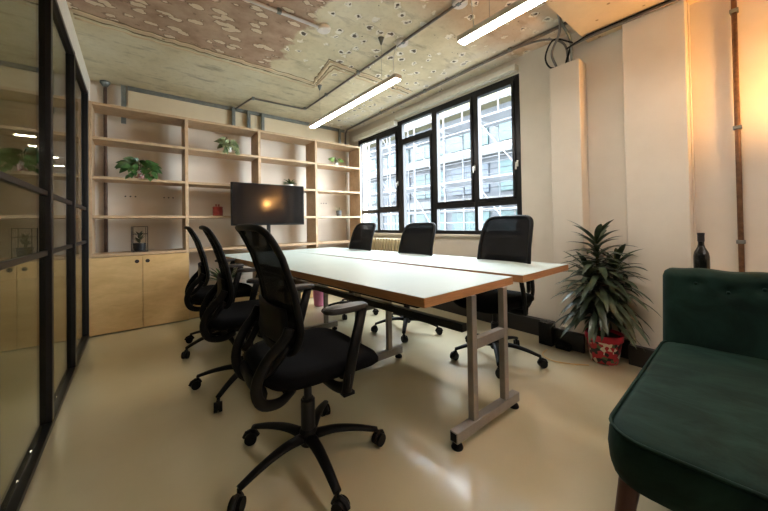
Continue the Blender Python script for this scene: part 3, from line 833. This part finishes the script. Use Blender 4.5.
# sockets and cables near the plant
for (y, lab) in ((1.235, 'black cable box on the skirting left of the dracaena, farther one'), (1.10, 'black cable box on the floor beside the skirting near the dracaena')):
    b = thing('cable_box', lab, 'socket', (2.74, y, 0))
    MB().box(-.03, .018, -.055, .055, .001, .05 if y < 1.2 else .19).build('casing', 'black_plastic', b, bevel=.006)
    MB().box(-.034, -.0305, -.035, .035, .012, .035).build('socket_face', 'dark_plastic', b)
sk_ = thing('socket', 'clear plastic socket cover on the wall above the skirting', 'socket', (2.70, 1.235, .191))
MB().box(0, .05, -.035, .035, 0, .025).build('cover', 'glass', sk_, bevel=.006)
tag(MB().tube(curve_pts([(2.62, 1.18, .006), (2.50, 1.16, .006), (2.44, 1.06, .006), (2.50, .93, .006), (2.56, .86, .006)], 6), .0045, 8).build('floor_cable', 'ply_door', smooth=True), 'thin tan cable lying on the floor beside the potted dracaena', 'cable')

# ------------------------------------------------------------------ ceiling services
def pendant(y0, y1, lab, fx):
    t = thing('linear_pendant_lamp', lab, 'lamp', (1.68, (y0 + y1) / 2, 2.215), group='linear LED lamps over the table')
    h_ = (y1 - y0) / 2
    MB().box(-.034, .034, -h_, h_, .012, .048).build('housing', 'lamp_white', t, bevel=.004)
    MB().box(-.028, .028, -h_ + .01, h_ - .01, .004, .0115).build('diffuser', 'led', t)
    for s_ in (-1, 1):
        yy = s_ * (h_ - .22)
        w_ = MB().cyl((0, yy, .049), (0, yy, ZC - 2.215 - .062), .0012, 6).build('suspension_wire', 'conduit', t)
        MB().lathe([(.006, -.06), (.022, -.012), (.028, -.001)], (0, 0, 0), n=18).build('ceiling_cone', 'galvanised', w_, smooth=True, loc=(0, yy, ZC - 2.215))
    MB().tube(curve_pts([(0, fx, .048), (.01, fx + .02, .2), (.10, fx + .08, .36), (.145, fx + .1, ZC - 2.215 - .032)], 5), .003, 6).build('power_cable', 'white_plastic', t, smooth=True)
pendant(1.88, 3.47, 'lit linear LED pendant over the far end of the table', -.74)
pendant(-.35, 1.27, 'lit linear LED pendant nearest the camera, cut by the photo\'s top edge', .70)
for i_, x_ in enumerate((1.68, .30)):  # unseen pendants added behind the camera to fill the room with light
    t_ = thing('linear_pendant_lamp', 'added fill LED pendant, unseen behind the camera', 'lamp', (x_, -2.3, 2.215), group='added fill lamps behind the camera')
    MB().box(-.034, .034, -.8, .8, .012, .075).build('housing', 'lamp_white', t_, bevel=.004)
    MB().box(-.028, .028, -.79, .79, .004, .0115).build('diffuser', 'led', t_)
    MB().cyl((0, -.5, .076), (0, -.5, .444), .0012, 6).build('suspension_wire', 'conduit', t_); MB().cyl((0, .5, .076), (0, .5, .444), .0012, 6).build('suspension_wire', 'conduit', t_)
t_ = thing('corridor_fill_lamp', 'added unseen LED lamp brightening the space beyond the glass partition', 'lamp', (-2.0, 3.0, 2.3))  # out-of-view lamp added to light the corridor behind the glass
MB().box(-.03, .03, -.7, .7, .012, .06).build('housing', 'lamp_white', t_, bevel=.004)
MB().box(-.025, .025, -.69, .69, .004, .0115).build('diffuser', 'led', t_)
for y_ in (-.5, .5): MB().cyl((0, y_, .061), (0, y_, .359), .0012, 6).build('suspension_wire', 'conduit', t_)
for y_, w_ in ((6.2, 'leftmost'), (6.9, 'second from left'), (7.8, 'third from left'), (8.8, 'rightmost')):
    t_ = thing('linear_lamp', 'small lit lamp seen through the glass partition, ' + w_ + ' of four', 'lamp', (-1.12, y_, 2.29), group='lamps seen through the glass partition')
    MB().box(-.10, .10, -.03, .03, .012, .05).build('housing', 'lamp_white', t_, bevel=.004)
    MB().box(-.09, .09, -.025, .025, .004, .0115).build('diffuser', 'led', t_)
    MB().cyl((0, 0, .051), (0, 0, .369), .0012, 6).build('suspension_wire', 'conduit', t_)
def rose(x, y, lab):
    tag(MB().lathe([(.045, -.03), (.055, -.022), (.058, -.001)], n=28).build('ceiling_rose', 'lamp_white', smooth=True, auto=True, loc=(x, y, ZC)), lab, 'ceiling rose')
rose(1.86, 2.03, 'round white ceiling rose above the near end of the far lamp')
rose(1.86, 1.40, 'round white ceiling rose above the far end of the near lamp')
rose(1.215, 2.27, 'white ceiling rose at the end of the pale conduit over the bare patch')
ZP = ZC - .022
def clips(t, pts, m_='galvanised'):
    for p in pts: MB().box(p[0] - .016, p[0] + .016, p[1] - .016, p[1] + .016, p[2] - .012, ZC - .001).build('clip', m_, t, bevel=.003)
t = thing('ceiling_conduit', 'dark steel conduit running along the ceiling over the table and turning to the shelving', 'pipe')
MB().tube([(1.84, .96, ZP), (1.845, 2.5, ZP), (1.845, 3.97, ZP), (1.80, 4.0, ZP), (1.19, 4.03, ZP), (1.15, 4.06, ZP), (1.08, 4.53, ZP)], .011, 10).build('tube', 'conduit', t, smooth=True)
clips(t, [(1.842, 1.4, ZP), (1.845, 2.0, ZP), (1.845, 2.7, ZP), (1.845, 3.4, ZP), (1.83, 3.98, ZP), (1.17, 4.04, ZP)])
t = thing('ceiling_conduit', 'pale conduit on the ceiling ending at a rose over the bare patch', 'pipe')
MB().tube([(-.33, 2.29, ZP), (.6, 2.28, ZP), (1.16, 2.26, ZP)], .012, 10).build('tube', 'pale_conduit', t, smooth=True); clips(t, [(.0, 2.285, ZP), (.85, 2.27, ZP)])
t = thing('ceiling_conduit', 'grey conduit along the ceiling beside the windows', 'pipe')
MB().tube([(2.72, .96, ZP), (2.74, 2.4, ZP), (2.78, 3.9, ZP), (2.80, 4.45, ZP), (2.80, 4.50, ZP - .05), (2.80, 4.52, 2.32)], .014, 10).build('tube', 'conduit', t, smooth=True)
clips(t, [(2.728, 1.5, ZP), (2.745, 2.6, ZP), (2.77, 3.5, ZP)])
t = thing('wall_conduit', 'grey conduit below the beam on the right hand wall', 'pipe')
MB().tube([(2.83, -.1, 2.508), (2.83, .9, 2.508), (2.83, 1.02, 2.50)], .012, 10).build('tube', 'conduit', t, smooth=True)
MB().tube([(2.80, -.1, 2.512), (2.80, .9, 2.512), (2.80, 1.05, 2.47)], .007, 8).build('cable', 'black_plastic', t, smooth=True)
# cable bundle entering the boxed casing
for i, pts in enumerate((
        [(2.45, .97, 2.64), (2.62, 1.02, 2.62), (2.80, 1.02, 2.54), (2.86, 1.03, 2.37)],
        [(2.72, 1.6, 2.64), (2.76, 1.25, 2.62), (2.82, 1.08, 2.54), (2.87, 1.06, 2.37)],
        [(2.80, 1.0, 2.50), (2.74, 1.12, 2.56), (2.76, 1.20, 2.46), (2.82, 1.19, 2.38), (2.87, 1.12, 2.37)],
        [(2.5, .98, 2.65), (2.7, 1.06, 2.58), (2.79, 1.16, 2.48), (2.86, 1.15, 2.37)],
        [(2.83, 1.02, 2.5), (2.84, 1.05, 2.44), (2.86, 1.08, 2.37)])):
    tag(MB().tube(curve_pts(pts, 7), (.011, .009, .007, .010, .009)[i], 8).build('ceiling_cable', ('galvanised', 'conduit', 'black_plastic', 'conduit', 'black_plastic')[i], smooth=True),
        ('thick pale grey cable from the beam edge into the boxed casing', 'grey cable arriving along the window side into the boxed casing', 'black cable hanging in the widest loop over the boxed casing', 'grey cable bending round above the boxed wall casing', 'short black cable dropping straight down from the wall conduit')[i], 'cable', 'cables above the boxed wall casing')
# vertical pipes
t = thing('wall_pipe', 'rusty vertical pipe on the orange lit wall above the sofa', 'pipe')
MB().cyl((2.975, .136, .02), (2.975, .136, ZC - .01), .013, 12).build('tube', 'rusty_pipe', t, smooth=True)
for z in (.9, 1.62, 2.36):
    MB().box(2.956, 2.999, .116, .156, z - .012, z + .012).build('clamp', 'galvanised', t, bevel=.004)
t = thing('wall_pipe', 'brown vertical pipe behind the leftmost shelving bay', 'pipe')
MB().cyl((-.24, YB - .03, .79), (-.24, YB - .03, ZC - .06), .016, 12).build('tube', 'brown_pipe', t, smooth=True)
MB().lathe([(.02, 0), (.045, .04), (.045, .058)], (-.24, YB - .048, ZC - .06), n=20).build('collar', 'galvanised', t, smooth=True)
t = thing('wall_pipe', 'pale vertical pipe behind the shelving bay nearest the window', 'pipe')
MB().cyl((2.86, YB - .045, .02), (2.86, YB - .045, 2.62), .03, 14).build('tube', 'white_paint', t, smooth=True)
# metal studs
SL = ('leftmost metal stud above the shelving, by the brown vertical pipe', 'first of three close metal studs above the shelving, left one', 'middle of the three close metal studs above the shelving', 'right one of the three close metal studs above the shelving', 'rightmost metal stud above the shelving, near the window corner')
for k, x in enumerate((-.085, 1.055, 1.25, 1.44, 2.70)):
    s_ = MB(); s_.box(x - .022, x + .022, YB - .075, YB - .062, 2.22 if k == 0 else 2.302, ZC - .012); s_.box(x - .022, x - .018, YB - .098, YB - .075, 2.302, ZC - .012)
    tag(s_.build('metal_stud', 'galvanised'), SL[k], 'bracket', 'galvanised studs above the shelving')
# ceiling plaster ridges, plus dark strips standing for the shade beside them
def ridge(name, pts, r_, mm_):
    m_ = MB(); c = curve_pts(pts, 1); out = []
    rnd = random.Random(len(pts)); Pp = []
    for a_, b_ in zip(pts, pts[1:]):
        a_, b_ = Vector(a_), Vector(b_); n_ = max(2, int((b_ - a_).length / .05))
        for i in range(n_): Pp.append(a_.lerp(b_, i / n_) + Vector((rnd.uniform(-.012, .012), rnd.uniform(-.012, .012), 0)))
    Pp.append(Vector(pts[-1]))
    m_.tube(Pp, [r_ * rnd.uniform(.5, 1.25) for _ in Pp], 8, ry=.5, up=(0, 0, 1))
    struct(m_.build(name, mm_, smooth=True))
for off, r_, mm_ in ((0, .020, 'soffit'), (.045, .009, 'ridge_shade'), (.10, .014, 'soffit'), (-.035, .007, 'ridge_shade')):
    ridge('ceiling_ridge_and_shade', [(-.34, 3.21 + off, ZC), (1.60 + off * .6, 3.24 + off, ZC), (1.53 + off * .9, 2.72 + off, ZC), (2.66, 2.76 + off, ZC)], r_, mm_)

# ------------------------------------------------------------------ outside
fb = thing('office_building', 'pale scaffolded building with teal glazing seen outside the windows', 'building', (9.0, 8, 0))
MB().box(.25, 6, -8, 6.4, -6, 6.3).build('wall', 'facade', fb)
for z, h_, mm in ((-2.6, .3, 'slab'), (.2, .3, 'slab'), (1.72, .28, 'slab'), (3.32, .30, 'slab'), (5.42, 1.15, 'parapet')):
    MB().box(-.35, .249, -8, 6.4, z - h_ / 2, z + h_ / 2).build('floor_slab', mm, fb)
for (z0, z1, mm) in ((.5, 1.4, 'teal'), (2.05, 3.0, 'blue_glazing'), (3.65, 4.6, 'teal')):
    for k in range(7):
        y = -7.8 + 1.9 * k
        g_ = MB().box(.18, .248, y, y + 1.55, z0, z1).build('glazing', mm if k % 2 else 'teal', fb)
        mu = MB()
        for q in (.5, 1.0): mu.box(.16, .179, y + q - .03, y + q + .03, z0, z1)
        mu.build('glazing_bar', 'slab', g_)
tag(MB().box(8.2, 14, 14.6, 22, -6, 7).build('neighbour_building', 'slab'), 'bright white building behind scaffolding at the far end of the view', 'building')
sc = thing('scaffolding', 'pale tube scaffolding standing in front of the building outside', 'scaffold', (0, 0, 0))
rnd = random.Random(4)
sv = []
for xx in (7.2, 8.1):
    for k in range(15):
        y = 3.6 + k * 1.25
        MB().cyl((xx, y, -6), (xx, y, 5.9), .02, 8).build('standard', 'scaffold', sc, smooth=True)
    for z in (-.5, .1, .4, .72, 1.05, 1.4, 2.05, 2.3, 2.6, 2.95, 3.6, 3.85, 4.2, 4.55, 4.8, 5.3):
        MB().cyl((xx, 3.2, z), (xx, 21.4, z), .013, 8).build('ledger', 'scaffold' if rnd.random() < .7 else 'scaffold_dark', sc, smooth=True)
for k in range(15):
    y = 3.6 + k * 1.25
    for z in (.35, 2.1, 3.7, 5.3):
        MB().cyl((7.2, y, z + .05), (8.1, y, z + .05), .013, 6).build('transom', 'scaffold', sc, smooth=True)
for k in range(0, 14, 2):
    y = 3.6 + k * 1.25
    for z in (.35, 2.1, 3.7):
        MB().cyl((7.15, y, z), (7.15, y + 1.25, z + 1.6), .014, 6).build('brace', 'scaffold', sc, smooth=True)
for z in (.4, 2.12, 3.74):
    MB().box(7.2, 8.1, 3.2, 21.4, z + .08, z + .12).build('deck', 'scaffold', sc)
tag(MB().box(3.3, 40, -20, 40, -6.2, -6).build('street', 'street'), 'pale street surface far below the windows', 'street')['kind'] = 'structure'

# ------------------------------------------------------------------ world and lights
W = bpy.data.worlds.new('overcast_sky'); SC.world = W; W.use_nodes = True
nt = W.node_tree; bg = nt.nodes['Background']; bg.inputs['Color'].default_value = (.88, .95, 1.0, 1); bg.inputs['Strength'].default_value = 17.0
def area(name, loc, rot, sx_, sy_, power, col, portal=False):
    l = bpy.data.lights.new(name, 'AREA'); l.shape = 'RECTANGLE'; l.size = sx_; l.size_y = sy_; l.energy = power; l.color = col
    o = bpy.data.objects.new(name, l); COL.objects.link(o); o.location = loc; o.rotation_euler = rot
    if portal: l.cycles.is_portal = True
    return o
area('window_portal', (XW + .08, (WY0 + WY1) / 2, (WZ0 + WZ1) / 2), (0, R(90), 0), WZ1 - WZ0, WY1 - WY0, 1, (1, 1, 1), True)

# ------------------------------------------------------------------ camera
cam = bpy.data.cameras.new('camera'); co = bpy.data.objects.new('camera', cam); COL.objects.link(co)
F_ = 312.6; yaw = R(38.65); pit = R(.7); rol = math.atan(.0164)
fwd = Vector((math.sin(yaw) * math.cos(pit), math.cos(yaw) * math.cos(pit), math.sin(pit)))
r0 = Vector((math.cos(yaw), -math.sin(yaw), 0)); u0 = r0.cross(fwd)
rt = r0 * math.cos(rol) - u0 * math.sin(rol); up = u0 * math.cos(rol) + r0 * math.sin(rol)
mt = Matrix((rt, up, -fwd)).transposed().to_4x4(); mt.translation = Vector((0, 0, 1.05)); co.matrix_world = mt
cam.sensor_fit = 'HORIZONTAL'; cam.sensor_width = 36; cam.lens = F_ / 768 * 36
cam.shift_y = -(255.5 - 220.0) / 768; cam.clip_start = .02; cam.clip_end = 200
SC.camera = co
SC.view_settings.view_transform = 'Standard'; SC.view_settings.look = 'None'; SC.view_settings.gamma = 1; SC.view_settings.use_curve_mapping = False
SC.view_settings.exposure = 1.05
